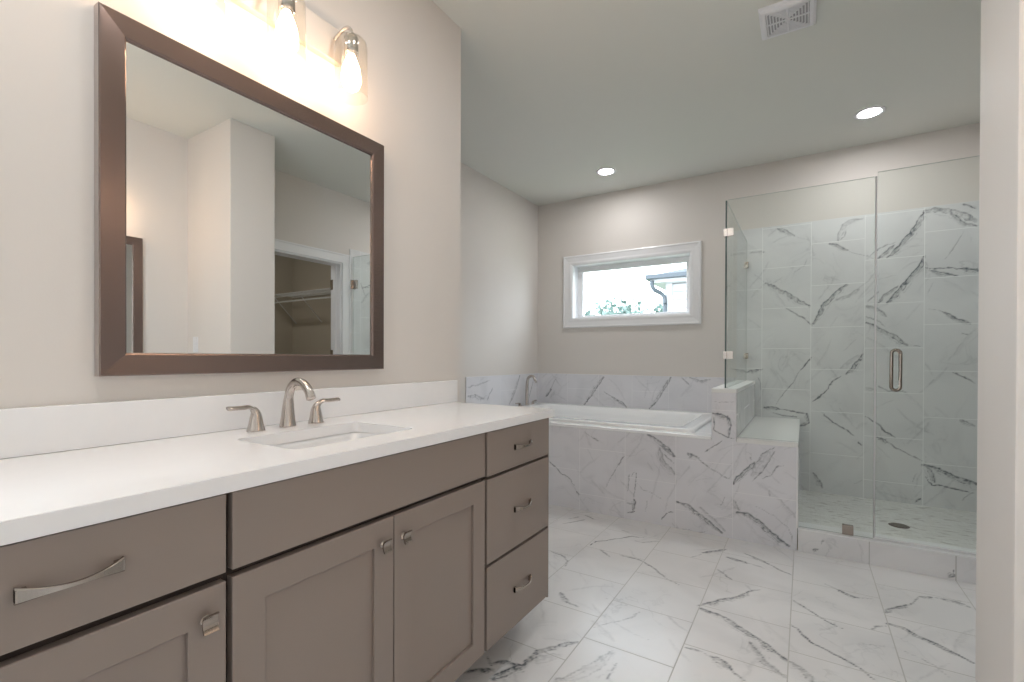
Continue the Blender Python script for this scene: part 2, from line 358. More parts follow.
VEINS = {
  'shower': [
    ('k',18,0.55,[(1.271,2.194),(1.323,2.17),(1.385,2.121)]),
    ('t',3,0.35,[(1.385,2.121),(1.457,2.087),(1.505,2.069)]),
    ('k',15,0.7,[(1.625,2.024),(1.675,2.01),(1.737,1.961)]),
    ('t',4,0.5,[(1.737,1.961),(1.821,1.919),(1.897,1.886),(1.934,1.875)]),
    ('k',26,0.4,[(1.684,2.05),(1.721,2.154),(1.759,2.18),(1.834,2.195)]),
    ('t',7,0.5,[(1.696,2.049),(1.728,2.076),(1.734,2.129)]),
    ('k',24,0.75,[(1.187,1.75),(1.259,1.706),(1.328,1.66),(1.396,1.601),(1.501,1.543)]),
    ('t',9,0.8,[(1.327,1.536),(1.409,1.483),(1.474,1.428),(1.519,1.386)]),
    ('k',24,0.75,[(1.525,1.406),(1.601,1.554),(1.677,1.636),(1.737,1.696)]),
    ('k',14,0.4,[(1.678,1.584),(1.75,1.607),(1.822,1.656)]),
    ('t',4,0.35,[(1.396,1.826),(1.458,1.869),(1.485,1.941)]),
    ('k',12,0.45,[(1.065,2.019),(1.126,2.02),(1.171,2.015)]),
    ('t',4,0.4,[(1.187,1.753),(1.082,1.855)]),
    ('t',8,0.55,[(1.867,1.885),(1.948,1.964),(1.981,1.975),(2.06,1.991)]),
    ('k',24,0.85,[(1.993,1.886),(2.06,1.95),(2.114,2.027),(2.168,2.103),(2.204,2.194)]),
    ('k',12,0.6,[(1.937,1.884),(2.027,1.967)]),
    ('k',24,0.85,[(1.995,1.543),(2.073,1.638),(2.138,1.743),(2.185,1.797),(2.196,1.864)]),
    ('t',9,0.55,[(1.869,1.55),(1.939,1.633)]),
    ('k',12,0.65,[(1.939,1.546),(1.973,1.6),(2.051,1.655)]),
    ('k',34,0.6,[(2.208,2.186),(2.252,2.193),(2.303,2.185),(2.374,2.152),(2.474,2.088)]),
    ('k',14,0.75,[(2.343,2.158),(2.394,2.089),(2.474,2.043)]),
    ('t',5,0.35,[(2.412,2.013),(2.356,1.901),(2.305,1.814)]),
    ('t',7,0.85,[(2.211,1.78),(2.254,1.769),(2.346,1.767),(2.455,1.749),(2.496,1.752)]),
    ('k',14,0.7,[(2.233,1.756),(2.285,1.73),(2.376,1.709)]),
    ('k',20,0.7,[(2.414,1.753),(2.486,1.733)]),
    ('t',4,0.35,[(2.255,1.679),(2.223,1.598)]),
    ('t',9,0.7,[(2.394,2.21),(2.432,2.199),(2.473,2.164)]),
    ('k',16,0.6,[(1.869,1.523),(1.939,1.489),(1.984,1.442)]),
    ('t',11,0.85,[(1.51,1.136),(1.469,1.068),(1.438,1.027)]),
    ('t',6,0.55,[(1.438,1.027),(1.387,0.925),(1.319,0.827),(1.264,0.733)]),
    ('t',11,0.85,[(1.525,0.776),(1.607,0.856),(1.657,0.949),(1.718,0.987)]),
    ('k',16,0.8,[(1.743,1.002),(1.791,1.057),(1.826,1.114),(1.846,1.157)]),
    ('k',30,0.25,[(1.715,1.048),(1.815,1.142)]),
    ('t',11,0.85,[(1.583,0.696),(1.659,0.618),(1.745,0.566),(1.812,0.512)]),
    ('t',9,0.8,[(1.819,0.48),(1.847,0.449)]),
    ('k',18,0.8,[(1.18,0.71),(1.292,0.702)]),
    ('t',10,0.85,[(1.292,0.702),(1.4,0.692),(1.48,0.674)]),
    ('k',16,0.8,[(1.478,0.673),(1.492,0.605),(1.441,0.573)]),
    ('t',8,0.7,[(1.222,0.672),(1.32,0.647),(1.416,0.652)]),
    ('k',18,0.8,[(1.055,1.004),(1.101,1.013),(1.161,1.027)]),
    ('t',9,0.5,[(1.136,0.955),(1.159,0.837)]),
    ('k',22,0.75,[(1.87,1.398),(1.952,1.338),(2.042,1.279),(2.108,1.221)]),
    ('t',5,0.6,[(2.108,1.221),(2.194,1.214)]),
    ('t',6,0.6,[(1.869,1.449),(1.951,1.403),(1.978,1.36)]),
    ('t',5,0.6,[(2.223,1.482),(2.278,1.473),(2.317,1.45)]),
    ('k',16,0.8,[(2.317,1.45),(2.378,1.4),(2.447,1.371)]),
    ('t',6,0.6,[(2.399,1.305),(2.437,1.29)]),
    ('t',10,0.8,[(2.356,1.026),(2.421,0.997),(2.48,0.949)]),
    ('t',4,0.35,[(2.259,0.993),(2.227,0.925)]),
    ('t',7,0.6,[(1.921,0.927),(1.999,0.88),(2.121,0.874)]),
    ('k',14,0.4,[(1.866,0.897),(1.909,0.884)]),
    ('t',10,0.85,[(1.863,0.678),(1.944,0.625),(1.986,0.571),(2.045,0.535)]),
    ('k',18,0.8,[(1.941,0.526),(2.0,0.497)]),
    ('t',8,0.75,[(2.0,0.497),(2.077,0.44),(2.14,0.407),(2.197,0.381)]),
    ('k',26,0.9,[(2.202,0.35),(2.287,0.329),(2.381,0.278),(2.485,0.252)]),
    ('t',9,0.85,[(2.214,0.271),(2.252,0.213),(2.334,0.209),(2.485,0.186)]),
    ('k',22,0.6,[(2.236,0.332),(2.264,0.235)]),
    ('k',18,0.7,[(1.528,0.204),(1.588,0.098)]),
    ('t',13,0.75,[(2.192,0.108),(2.167,0.071)]),
    ('t',5,0.4,[(2.166,0.289),(2.141,0.213)]),
    ('k',16,0.6,[(2.4,0.685),(2.477,0.656)]),
    ('t',5,0.35,[(1.856,0.192),(1.787,0.151)]),
    ('t',6,0.4,[(2.413,0.115),(2.444,0.176),(2.485,0.197)]),
  ],
  'apron': [
    ('t',8,0.75,[(-0.22,0.358),(-0.105,0.258),(-0.019,0.217),(0.021,0.173)]),
    ('t',8,0.75,[(0.034,0.139),(0.066,0.108)]),
    ('t',4,0.5,[(0.089,0.585),(0.153,0.546)]),
    ('t',8,0.6,[(0.153,0.546),(0.21,0.523)]),
    ('t',8,0.7,[(0.4,0.432),(0.347,0.358)]),
    ('t',5,0.5,[(0.347,0.358),(0.301,0.277),(0.264,0.199)]),
    ('t',9,0.55,[(0.417,0.187),(0.424,0.237),(0.435,0.315)]),
    ('t',5,0.7,[(0.445,0.289),(0.463,0.326),(0.486,0.331),(0.477,0.258),(0.467,0.177),(0.464,0.132),(0.458,0.068)]),
    ('k',16,0.85,[(0.467,0.139),(0.461,0.069)]),
    ('t',8,0.7,[(0.411,0.109),(0.46,0.11)]),
    ('t',8,0.8,[(0.411,0.043),(0.468,0.056)]),
    ('t',4,0.45,[(0.488,0.26),(0.529,0.214),(0.598,0.203),(0.671,0.166)]),
    ('t',4,0.35,[(0.554,0.146),(0.551,0.071)]),
    ('t',7,0.7,[(0.652,0.033),(0.693,0.094)]),
    ('t',5,0.65,[(0.693,0.094),(0.73,0.1)]),
    ('k',20,0.8,[(0.562,0.599),(0.616,0.571),(0.681,0.524),(0.734,0.475)]),
    ('k',22,0.5,[(0.639,0.519),(0.65,0.444),(0.692,0.396),(0.734,0.358)]),
    ('t',7,0.6,[(0.663,0.486),(0.731,0.428)]),
    ('t',5,0.6,[(0.724,-0.025),(0.746,0.007),(0.775,0.008)]),
    ('t',8,0.75,[(0.925,0.516),(0.976,0.564),(1.027,0.602)]),
    ('k',18,0.75,[(0.826,0.499),(0.884,0.475)]),
    ('t',8,0.75,[(0.872,0.477),(0.955,0.423)]),
    ('t',5,0.6,[(0.955,0.423),(1.022,0.388),(1.088,0.362)]),
    ('k',16,0.85,[(1.093,0.345),(1.152,0.423),(1.214,0.49)]),
    ('k',46,0.4,[(1.196,0.411),(1.25,0.497),(1.287,0.567)]),
    ('t',5,0.7,[(1.223,0.493),(1.255,0.552),(1.313,0.588)]),
    ('t',7,0.6,[(1.315,0.57),(1.256,0.449),(1.194,0.371)]),
    ('t',6,0.6,[(1.245,0.396),(1.296,0.419),(1.326,0.475),(1.365,0.491)]),
    ('t',6,0.5,[(1.179,0.519),(1.199,0.503)]),
    ('k',16,0.85,[(0.755,0.17),(0.828,0.163),(0.886,0.117),(0.956,0.069),(1.03,0.023)]),
    ('k',16,0.35,[(0.898,0.158),(1.041,0.044)]),
    ('t',4,0.4,[(1.05,0.261),(1.017,0.185)]),
    ('k',20,0.95,[(1.115,0.164),(1.164,0.167),(1.227,0.132),(1.278,0.091),(1.338,0.051),(1.392,0.019)]),
    ('k',14,0.45,[(1.094,0.232),(1.12,0.184)]),
    ('t',4,0.4,[(1.216,0.223),(1.317,0.183),(1.388,0.124),(1.416,0.042)]),
    ('t',5,0.5,[(0.733,-0.01),(0.829,0.009),(0.862,-0.01),(0.945,0.019)]),
    ('t',6,0.5,[(1.286,0.327),(1.297,0.294)]),
    ('k',14,0.25,[(1.346,0.282),(1.418,0.194)]),
    ('k',15,0.85,[(0.973,0.768),(1.01,0.764),(1.058,0.755)]),
    ('k',12,0.8,[(1.058,0.763),(1.074,0.706),(1.065,0.639)]),
    ('t',7,0.8,[(0.973,0.765),(0.983,0.705),(0.976,0.668),(1.044,0.637),(1.098,0.624)]),
    ('t',4,0.5,[(0.979,0.846),(1.088,0.85)]),
  ],
  'curb': [
    ('t',6,0.6,[(2.115,0.052),(2.115,0.027)]),
    ('k',12,0.8,[(2.116,0.027),(2.099,0.012)]),
    ('t',5,0.4,[(1.563,0.098),(1.555,0.065)]),
    ('k',10,0.7,[(1.515,0.022),(1.536,0.025)]),
  ],
  'floor': [
    ('t',10,0.7,[(0.135,3.114),(0.24,3.066)]),
    ('t',9,0.75,[(0.379,2.635),(0.39,2.704),(0.464,2.791),(0.544,2.901),(0.633,2.924)]),
    ('t',7,0.5,[(0.571,2.847),(0.63,2.84),(0.717,2.921)]),
    ('t',7,0.45,[(0.459,2.975),(0.516,2.959)]),
    ('t',9,0.55,[(0.447,2.609),(0.537,2.538)]),
    ('t',10,0.7,[(0.57,2.595),(0.687,2.586),(0.765,2.547),(0.83,2.482),(0.88,2.434)]),
    ('t',5,0.4,[(0.88,2.434),(0.953,2.4)]),
    ('t',10,0.5,[(0.213,2.433),(0.321,2.402),(0.356,2.367),(0.374,2.29)]),
    ('k',16,0.6,[(0.478,2.021),(0.547,1.962)]),
    ('t',8,0.5,[(0.547,1.962),(0.605,1.953)]),
    ('k',26,0.9,[(0.543,1.356),(0.573,1.432),(0.603,1.481)]),
    ('k',18,0.85,[(0.603,1.481),(0.602,1.577)]),
    ('k',16,0.7,[(0.595,1.558),(0.644,1.627),(0.7,1.708)]),
    ('k',18,0.75,[(0.501,1.428),(0.536,1.459),(0.592,1.455)]),
    ('t',8,0.6,[(0.456,1.443),(0.506,1.41)]),
    ('k',16,0.8,[(0.442,1.329),(0.481,1.366),(0.51,1.393)]),
    ('k',40,0.4,[(0.74,1.474),(0.777,1.511),(0.818,1.596),(0.839,1.715)]),
    ('t',6,0.5,[(0.876,1.554),(0.884,1.667)]),
    ('k',40,0.25,[(0.608,1.504),(0.684,1.6)]),
    ('t',6,0.35,[(0.726,1.839),(0.751,1.881),(0.807,1.947),(0.856,2.054)]),
    ('k',16,0.7,[(1.068,2.249),(1.1,2.3),(1.167,2.383),(1.215,2.439),(1.253,2.532)]),
    ('t',6,0.45,[(1.242,2.534),(1.287,2.563)]),
    ('k',20,0.8,[(1.076,2.23),(1.139,2.217),(1.199,2.189),(1.258,2.139),(1.318,2.101),(1.408,2.025)]),
    ('k',18,0.5,[(1.289,2.066),(1.34,1.961),(1.409,1.908)]),
    ('t',7,0.6,[(1.073,1.901),(1.13,1.902),(1.188,1.888)]),
    ('k',28,0.7,[(1.174,1.892),(1.211,1.881),(1.241,1.854)]),
    ('t',10,0.7,[(1.241,1.849),(1.295,1.811)]),
    ('t',5,0.4,[(0.924,2.763),(0.979,2.871)]),
    ('k',12,0.7,[(0.978,2.876),(1.023,2.937),(1.071,2.993)]),
    ('k',16,0.75,[(1.101,2.885),(1.167,2.87),(1.208,2.857)]),
    ('t',6,0.5,[(1.214,2.861),(1.291,2.841)]),
    ('k',14,0.7,[(1.185,2.99),(1.245,2.949),(1.301,2.915)]),
    ('t',8,0.65,[(1.301,2.915),(1.356,2.861),(1.414,2.827)]),
    ('t',8,0.65,[(1.072,2.694),(1.167,2.598)]),
    ('t',5,0.5,[(1.555,2.802),(1.605,2.769)]),
    ('k',14,0.75,[(1.605,2.769),(1.652,2.728),(1.684,2.722)]),
    ('t',4,0.35,[(1.684,2.722),(1.747,2.751)]),
    ('t',8,0.8,[(1.419,2.54),(1.504,2.459),(1.543,2.411),(1.607,2.383)]),
    ('t',8,0.8,[(1.418,2.304),(1.447,2.282),(1.489,2.202),(1.578,2.154),(1.642,2.111),(1.681,2.054)]),
    ('k',13,0.75,[(1.773,2.626),(1.82,2.704),(1.87,2.765)]),
    ('t',7,0.6,[(1.87,2.765),(1.906,2.826),(1.933,2.885)]),
    ('k',13,0.7,[(1.937,2.887),(1.981,2.915)]),
    ('t',6,0.6,[(1.981,2.915),(2.103,2.943)]),
    ('k',20,0.65,[(2.023,2.914),(2.062,2.917),(2.1,2.889)]),
    ('k',14,0.85,[(1.768,2.526),(1.816,2.522),(1.858,2.477),(1.916,2.437),(1.955,2.405),(2.0,2.374)]),
    ('t',8,0.5,[(1.71,2.434),(1.727,2.475),(1.762,2.505)]),
    ('t',5,0.4,[(1.795,2.326),(1.875,2.269),(1.905,2.208)]),
    ('k',24,0.5,[(1.408,2.018),(1.456,1.995),(1.492,1.931)]),
  ],
  'band': [
    ('k',20,0.75,[(-0.241,0.925),(-0.335,0.806),(-0.404,0.701),(-0.449,0.637)]),
    ('k',20,0.7,[(0.414,0.941),(0.344,0.822),(0.275,0.711),(0.214,0.636)]),
    ('t',7,0.5,[(-0.24,0.785),(-0.152,0.733)]),
    ('k',16,0.8,[(-0.152,0.733),(-0.07,0.688),(-0.007,0.643)]),
    ('t',8,0.6,[(0.505,0.944),(0.582,0.877)]),
    ('k',14,0.5,[(0.584,0.945),(0.669,0.907),(0.753,0.927)]),
    ('t',8,0.5,[(-0.764,0.911),(-0.853,0.759)]),
    ('k',14,0.8,[(-0.828,0.786),(-0.888,0.709)]),
    ('t',12,0.5,[(-1.011,0.891),(-1.04,0.767)]),
  ],
  'side': [
    ('k',26,0.6,[(4.086,0.933),(3.988,0.783),(3.894,0.665)]),
    ('t',12,0.55,[(3.606,0.856),(3.505,0.716)]),
    ('k',22,0.6,[(3.225,0.785),(3.34,0.782),(3.462,0.746)]),
    ('t',12,0.4,[(3.196,0.86),(3.4,0.884),(3.556,0.914)]),
    ('t',12,0.5,[(4.383,0.902),(4.277,0.696)]),
  ],
}

CZ = 2.762          # ceiling height
# ================================================================== SETTING
# floor: veined tile over the part in view, same tile elsewhere
floor = struct(stone_panel('floor', (-1.0, -1.5, 0), (1, 0, 0), (0, 1, 0), 3.62, 4.72, .011, .223, VEINS['floor'] + random_veins(54, 0,2.5,1.3,3.2,70, .05, .17) + random_veins(5, -1, 2.6, -1.4, 1.2, 26) + random_veins(6, -1, .35, 2, 3.2, 6), M['tile_floor'], .0065, cu=-1.0, cv=-1.5))
struct(box('floor_slab', (-1.2, 4.4, -1.72, 4.75, -.2, -.004), M['closet_wall']))
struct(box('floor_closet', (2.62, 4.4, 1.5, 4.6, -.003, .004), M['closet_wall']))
struct(box('ceiling', (-1.2, 4.4, -1.72, 4.75, CZ, CZ+.12), M['ceiling']))
struct(link('wall_left', done(bxs((-1.2, 0, 0, 1.858, 0, CZ), *wall_with_hole(0, -.3, 0, -1.6, 0, 0, CZ, [(-1.36, -.12, .5, 2.45)]))), M['wall']))
struct(link('wall_left_alcove', done(bxs((-1.2, -1.0, 1.858, 4.48, 0, CZ))), M['wall']))
struct(link('wall_far', done(bxs(*wall_with_hole(1, 4.48, 4.66, -1.2, 4.4, -.2, CZ, [(-.585, .575, 1.518, 2.075)]))), M['wall']))
struct(link('wall_right', done(bxs((2.533, 2.64, -1.6, 1.95, 0, CZ), *wall_with_hole(0, 2.52, 2.64, 1.95, 4.48, 0, CZ, [(2.29, 3.10, 0, 2.06)]))), M['wall']))
struct(link('wall_right_stub', done(bxs((1.932, 2.54, 1.727, 2.046, 0, CZ), bevel=.004)), M['wall']))
struct(link('wall_near', done(bxs((0, 2.62, -1.6, -1.5, 0, CZ))), M['wall']))
# closet behind the doorway
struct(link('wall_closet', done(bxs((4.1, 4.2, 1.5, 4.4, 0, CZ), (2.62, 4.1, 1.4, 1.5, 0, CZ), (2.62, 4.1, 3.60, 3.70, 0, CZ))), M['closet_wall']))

# window over the tub
def rect_frame(y0, y1, x0, x1, z0, z1, w, bevel=.003):
    return bxs((x0, x1, y0, y1, z1-w, z1), (x0, x1, y0, y1, z0, z0+w), (x0, x0+w, y0, y1, z0+w, z1-w), (x1-w, x1, y0, y1, z0+w, z1-w), bevel=bevel)
def casing_x(name, y_face, x0, x1, z0, z1, w, m, parent):
    """mitred, stepped picture-frame casing on a wall of constant y"""
    prof = [(0, 0), (0, .020), (.012, .024), (.022, .019), (.060, .014), (.078, .016), (w-.008, .012), (w, .008), (w, 0)]
    bm = bmesh.new(); rings = []
    for (cx, cz, sx, sz) in ((x0, z0, 1, 1), (x1, z0, -1, 1), (x1, z1, -1, -1), (x0, z1, 1, -1)):
        rings.append([bm.verts.new((cx+sx*a, y_face-d, cz+sz*a)) for a, d in prof])
    for i in range(4):
        a, b = rings[i], rings[(i+1) % 4]
        for k in range(len(prof)-1): bm.faces.new((a[k], b[k], b[k+1], a[k+1]))
    return link(name, done(bm), m, parent)
win = struct(casing_x('window_1', 4.48, -.687, .673, 1.428, 2.173, .10, M['trim'], None))
link('window_jamb', done(rect_frame(4.48, 4.64, -.60, .59, 1.503, 2.09, .017, .001)), M['trim'], win)
link('window_sash', done(bxs((-.575, .565, 4.575, 4.61, 2.015, 2.07), (-.575, .565, 4.575, 4.61, 1.525, 1.56), (-.575, -.515, 4.575, 4.61, 1.56, 2.015), (.525, .565, 4.575, 4.61, 1.56, 2.015), bevel=.004)), M['trim'], win)
link('window_pane', done(bxs((-.515, .525, 4.59, 4.596, 1.56, 2.015))), M['window_glass'], win)
# unseen window added in the left wall behind the camera for fill daylight
w2 = struct(link('fill_window_2', done(bxs((.0, .02, -1.45, -.03, 2.45, 2.54), (.0, .02, -1.45, -.03, .41, .5), (.0, .02, -1.45, -1.36, .5, 2.45), (.0, .02, -.12, -.03, .5, 2.45), bevel=.003)), M['trim']))
link('window_sash', done(bxs((-.26, -.22, -1.36, -.12, .5, .55), (-.26, -.22, -1.36, -.12, 2.40, 2.45), (-.26, -.22, -1.36, -1.31, .55, 2.40), (-.26, -.22, -.17, -.12, .55, 2.40), (-.26, -.22, -1.31, -.17, 1.45, 1.49))), M['trim'], w2)
link('window_pane', done(bxs((-.243, -.237, -1.31, -.17, .55, 2.40))), M['window_glass'], w2)

# closet doorway in the right wall, seen in the mirror
d1 = struct(link('door_1', done(bxs((2.498, 2.52, 2.20, 2.29, 0, 2.15), (2.498, 2.52, 3.10, 3.19, 0, 2.15), (2.498, 2.52, 2.29, 3.10, 2.06, 2.15),
     (2.490, 2.498, 2.20, 2.215, 0, 2.15), (2.490, 2.498, 3.175, 3.19, 0, 2.15), (2.490, 2.498, 2.215, 3.175, 2.135, 2.15), bevel=.002)), M['trim']))
link('door_jamb', done(bxs((2.515, 2.655, 2.27, 2.29, 0, 2.08), (2.515, 2.655, 3.08, 3.10, 0, 2.08), (2.515, 2.655, 2.29, 3.08, 2.045, 2.075), (2.57, 2.61, 3.07, 3.08, 0, 2.045))), M['trim'], d1)
for z in (.25, 1.14, 1.85):
    bm = bxs((2.615, 2.65, 3.076, 3.0795, z-.05, z+.05)); tube_bm(bm, [(2.658, 3.085, z-.052), (2.658, 3.085, z+.052)], .007, 10)
    link('hinge', done(bm), M['nickel'], d1)
for nm, b in (('baseboard_right', (2.518, 2.533, -1.5, 1.727, 0, .13)), ('baseboard_near', (.0, 2.518, -1.5, -1.485, 0, .13)), ('baseboard_alcove', (-1.0, -.985, 1.86, 3.19, 0, .13)), ('baseboard_divider', (-.985, 0, 1.858, 1.873, 0, .13)), ('baseboard_closet', (4.085, 4.1, 1.5, 3.6, 0, .13))):
    struct(box(nm, b, M['trim'], bevel=.003))

# ---- tiled tub deck, pony wall, shower
AP = -.0  # apron coordinates: u = world x, v = world z
core = struct(link('wall_tub_apron_core', done(bxs((-.995, .966, 3.206, 3.30, 0, .598), (.966, 1.433, 3.206, 4.47, 0, .600), (.966, 1.107, 3.206, 4.47, .60, .905))), M['tile_plain']))
struct(stone_panel('wall_tub_apron', (-1.0, 3.2, 0), (1, 0, 0), (0, 0, 1), 2.433, .604, .06, .2915, VEINS['apron'] + random_veins(54, -.3,1.45,0,.62,60, .05, .17) + random_veins(8, -1, -.25, 0, .6, 8), M['tile_apron'], .005, cu=-1.0))
struct(stone_panel('wall_pony_end', (.966, 3.2, .604), (1, 0, 0), (0, 0, 1), .141, .304, -.1, .46, VEINS['apron'] + random_veins(54, -.3,1.45,0,.62,60, .05, .17), M['tile_apron'], .004, cu=.966, cv=.604))
struct(stone_panel('wall_pony_shower_side', (1.108, 3.2, .604), (0, 1, 0), (0, 0, 1), 1.28, .304, .1, .1, random_veins(12, 0, 1.28, .6, .93, 9), M['tile_wall'], .008, cv=.604))
struct(stone_panel('wall_pony_tub_side', (.965, 4.48, .604), (0, -1, 0), (0, 0, 1), 1.28, .304, .1, .1, random_veins(13, 0, 1.28, .6, .93, 6), M['tile_wall'], .01, cv=.604))
struct(stone_panel('wall_bench_side', (1.434, 3.2, 0), (0, 1, 0), (0, 0, 1), 1.28, .604, .1, .0, random_veins(14, 0, 1.28, 0, .6, 9), M['tile_wall'], .01))
# deck slab, pony cap, bench seat
struct(link('trim_tub_deck', done(bxs((-.995, .964, 3.196, 3.33, .604, .624), (.80, .964, 3.33, 4.478, .604, .624), (-.995, .80, 4.36, 4.478, .604, .624), (-.995, -.90, 3.33, 4.36, .604, .624), bevel=.003)), M['acrylic']))
struct(link('trim_pony_cap', done(bxs((.963, 1.111, 3.197, 4.468, .905, .931), bevel=.003)), M['tile_plain']))
bench = tag(link('shower_bench', done(bxs((1.110, 1.437, 3.197, 4.468, .602, .629), bevel=.003)), M['tile_plain']), 'pale stone bench seat built in at the left end of the glass shower', 'bench')
struct(link('trim_bench_edge', done(bxs((1.428, 1.438, 3.194, 3.204, .133, .604), bevel=.002)), M['edge_trim']))
# curb
struct(link('trim_shower_curb', done(bxs((1.438, 2.52, 3.206, 3.33, 0, .125))), M['tile_plain']))
struct(stone_panel('wall_curb_face', (1.438, 3.2, 0), (1, 0, 0), (0, 0, 1), 1.082, .126, .011, -.02, VEINS['curb'], M['tile_floor'], .005, cu=1.438))
struct(link('trim_curb_cap', done(bxs((1.438, 2.52, 3.196, 3.335, .125, .134), bevel=.002)), M['edge_trim']))
struct(link('floor_shower', done(bxs((1.434, 2.52, 3.335, 4.47, .02, .055))), M['mosaic']))
# wall tile
struct(link('trim_shower_tile_far', done(bxs((.966, 2.512, 4.472, 4.48, .05, 2.222))), M['edge_trim']))
struct(link('trim_shower_tile_right', done(bxs((2.512, 2.52, 3.2, 4.472, .05, 2.222))), M['edge_trim']))
struct(stone_panel('wall_shower_far', (.966, 4.47, .05), (1, 0, 0), (0, 0, 1), 1.544, 2.170, 1.1595, .03, VEINS['shower'] + random_veins(55, 0.9,2.5,0,2.2,90, .05, .17), M['tile_wall'], .0055, cu=.966, cv=.05))
struct(stone_panel('wall_shower_right', (2.510, 4.47, .05), (0, -1, 0), (0, 0, 1), 1.27, 2.170, .1, .03, random_veins(21, 0, 1.27, 0, 2.2, 34), M['tile_wall'], .008, cv=.05))
struct(link('wall_tub_tile_backing', done(bxs((-1.0, .965, 4.467, 4.48, .62, .952), (-1.0, -.992, 3.2, 4.467, .62, .952), bevel=.001)), M['edge_trim']))
struct(stone_panel('wall_tub_tile_far', (-.99, 4.465, .622), (1, 0, 0), (0, 0, 1), 1.955, .328, .05, .3, VEINS['band'] + random_veins(53, -1,1,.6,.97,30, .05, .17), M['tile_apron'], .0055, cu=-.99, cv=.622))
struct(stone_panel('wall_tub_tile_left', (-.99, 3.2, .622), (0, 1, 0), (0, 0, 1), 1.265, .328, .3, .3, VEINS['side'], M['tile_apron'], .0055, cu=3.2, cv=.622))

# ================================================================== BATHTUB
tub = thing('bathtub', 'white drop-in bathtub set in the marble tiled deck under the window', 'bathtub', (-.03, 3.83, .62))
def rrect(cx, cy, hx, hy, r, z, n=6):
    pts = []
    for (sx, sy, a0) in ((1, 1, 0), (-1, 1, 90), (-1, -1, 180), (1, -1, 270)):
        for k in range(n+1):
            a = math.radians(a0+90*k/n); pts.append((cx+sx*(hx-r)+r*math.cos(a), cy+sy*(hy-r)+r*math.sin(a), z))
    return pts
def rings_bm(rings, cap_last=True, cap_first=False):
    bm = bmesh.new(); R = [[bm.verts.new(p) for p in r] for r in rings]; n = len(R[0])
    for a, b in zip(R, R[1:]):
        for k in range(n): bm.faces.new((a[k], a[(k+1) % n], b[(k+1) % n], b[k]))
    if cap_last: bm.faces.new(R[-1])
    if cap_first: bm.faces.new(R[0][::-1])
    return bm
cx, cy = -.03, 3.845; hx, hy = .872, .552
rings = [rrect(cx, cy, hx, hy, .02, .622), rrect(cx, cy, hx, hy, .02, .638), rrect(cx, cy, hx-.004, hy-.004, .02, .644), rrect(cx, cy, hx-.035, hy-.035, .04, .645),
         rrect(cx, cy, hx-.06, hy-.05, .04, .641), rrect(cx, cy, hx-.105, hy-.125, .05, .643), rrect(cx, cy, hx-.115, hy-.135, .05, .637),
         rrect(cx, cy, hx-.13, hy-.15, .08, .58), rrect(cx, cy, hx-.20, hy-.19, .12, .36), rrect(cx, cy, hx-.28, hy-.24, .14, .24), rrect(cx, cy, hx-.36, hy-.30, .14, .22)]
o = link('basin', done(rings_bm(rings), True), M['acrylic'], tub); relabel(o, tub.location)
lathe('drain', [(.0, .225), (.03, .2245), (.033, .222)], (-.4, 3.845, 0), M['chrome'], tub, 24)

def roman_filler():
    t = thing('tub_faucet', 'brushed nickel gooseneck tub filler on the deck behind the vanity counter', 'faucet', (-.93, 4.13, .624))
    p = spline([(-.93, 4.13, .624), (-.93, 4.13, .78), (-.925, 4.13, .88), (-.895, 4.115, .925), (-.84, 4.10, .93), (-.80, 4.085, .875)], 8)
    tube('spout', p, [.017-.004*min(1, i/len(p)*1.4) for i in range(len(p))], M['nickel'], t, 16)
    for dy in (-.13, .13):
        lathe('handle_base', [(.0, .0), (.022, 0), (.016, .02), (.012, .038), (0, .042)], (-.935, 4.13+dy, .624), M['nickel'], t, 20)
        tube('lever', [(-.935, 4.13+dy, .660), (-.935, 4.13+dy*1.25, .668), (-.935, 4.13+dy*1.6, .670)], [.011, .008, .006], M['nickel'], t, 10)
roman_filler()

# ================================================================== SHOWER GLASS
GY = 3.228
def poly_glass(name, outline, y0, y1, parent, mats):
    """glass slab from an outline in x,z; edges get the second material"""
    bm = bmesh.new(); a = [bm.verts.new((x, y0, z)) for x, z in outline]; b = [bm.verts.new((x, y1, z)) for x, z in outline]
    bm.faces.new(a); bm.faces.new(b[::-1]); n = len(a)
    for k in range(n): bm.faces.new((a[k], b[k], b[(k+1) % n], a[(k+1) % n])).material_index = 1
    me = bpy.data.meshes.new(name); bmesh.ops.recalc_face_normals(bm, faces=bm.faces[:]); bm.to_mesh(me); bm.free()
    o = link(name, me, mats, parent)
    if parent is not None and parent.type == 'EMPTY': relabel(o, parent.location)
    return o
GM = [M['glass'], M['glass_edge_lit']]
fp = thing('fixed_shower_screen', 'fixed clear glass panel with a stepped lower edge beside the shower door', 'glass panel', (1.4, GY, .134))
poly_glass('pane', [(1.050, .933), (1.113, .933), (1.113, .631), (1.440, .631), (1.440, .136), (1.788, .136), (1.788, 2.118), (1.050, 2.118)], GY-.005, GY+.005, fp, GM)
bm = bxs((1.650, 1.702, GY-.013, GY+.013, .136, .19), bevel=.002); o = link('clamp', done(bm), M['pull'], fp); relabel(o, fp.location)
tube('edge_seal', [(1.793, GY, .14), (1.793, GY, 2.118)], .004, M['edge_trim'], fp, 8)
sp = thing('return_shower_screen', 'narrow return glass panel standing on the half wall by the tub', 'glass panel', (1.04, 3.8, .931))
bm = bmesh.new(); a = [bm.verts.new((1.035, y, z)) for y, z in ((3.235, .933), (4.468, .933), (4.468, 2.118), (3.235, 2.118))]; b = [bm.verts.new((1.045, v.co.y, v.co.z)) for v in a]
bm.faces.new(a); bm.faces.new(b[::-1])
for k in range(4): bm.faces.new((a[k], b[k], b[(k+1) % 4], a[(k+1) % 4])).material_index = 1 if k == 3 else 2
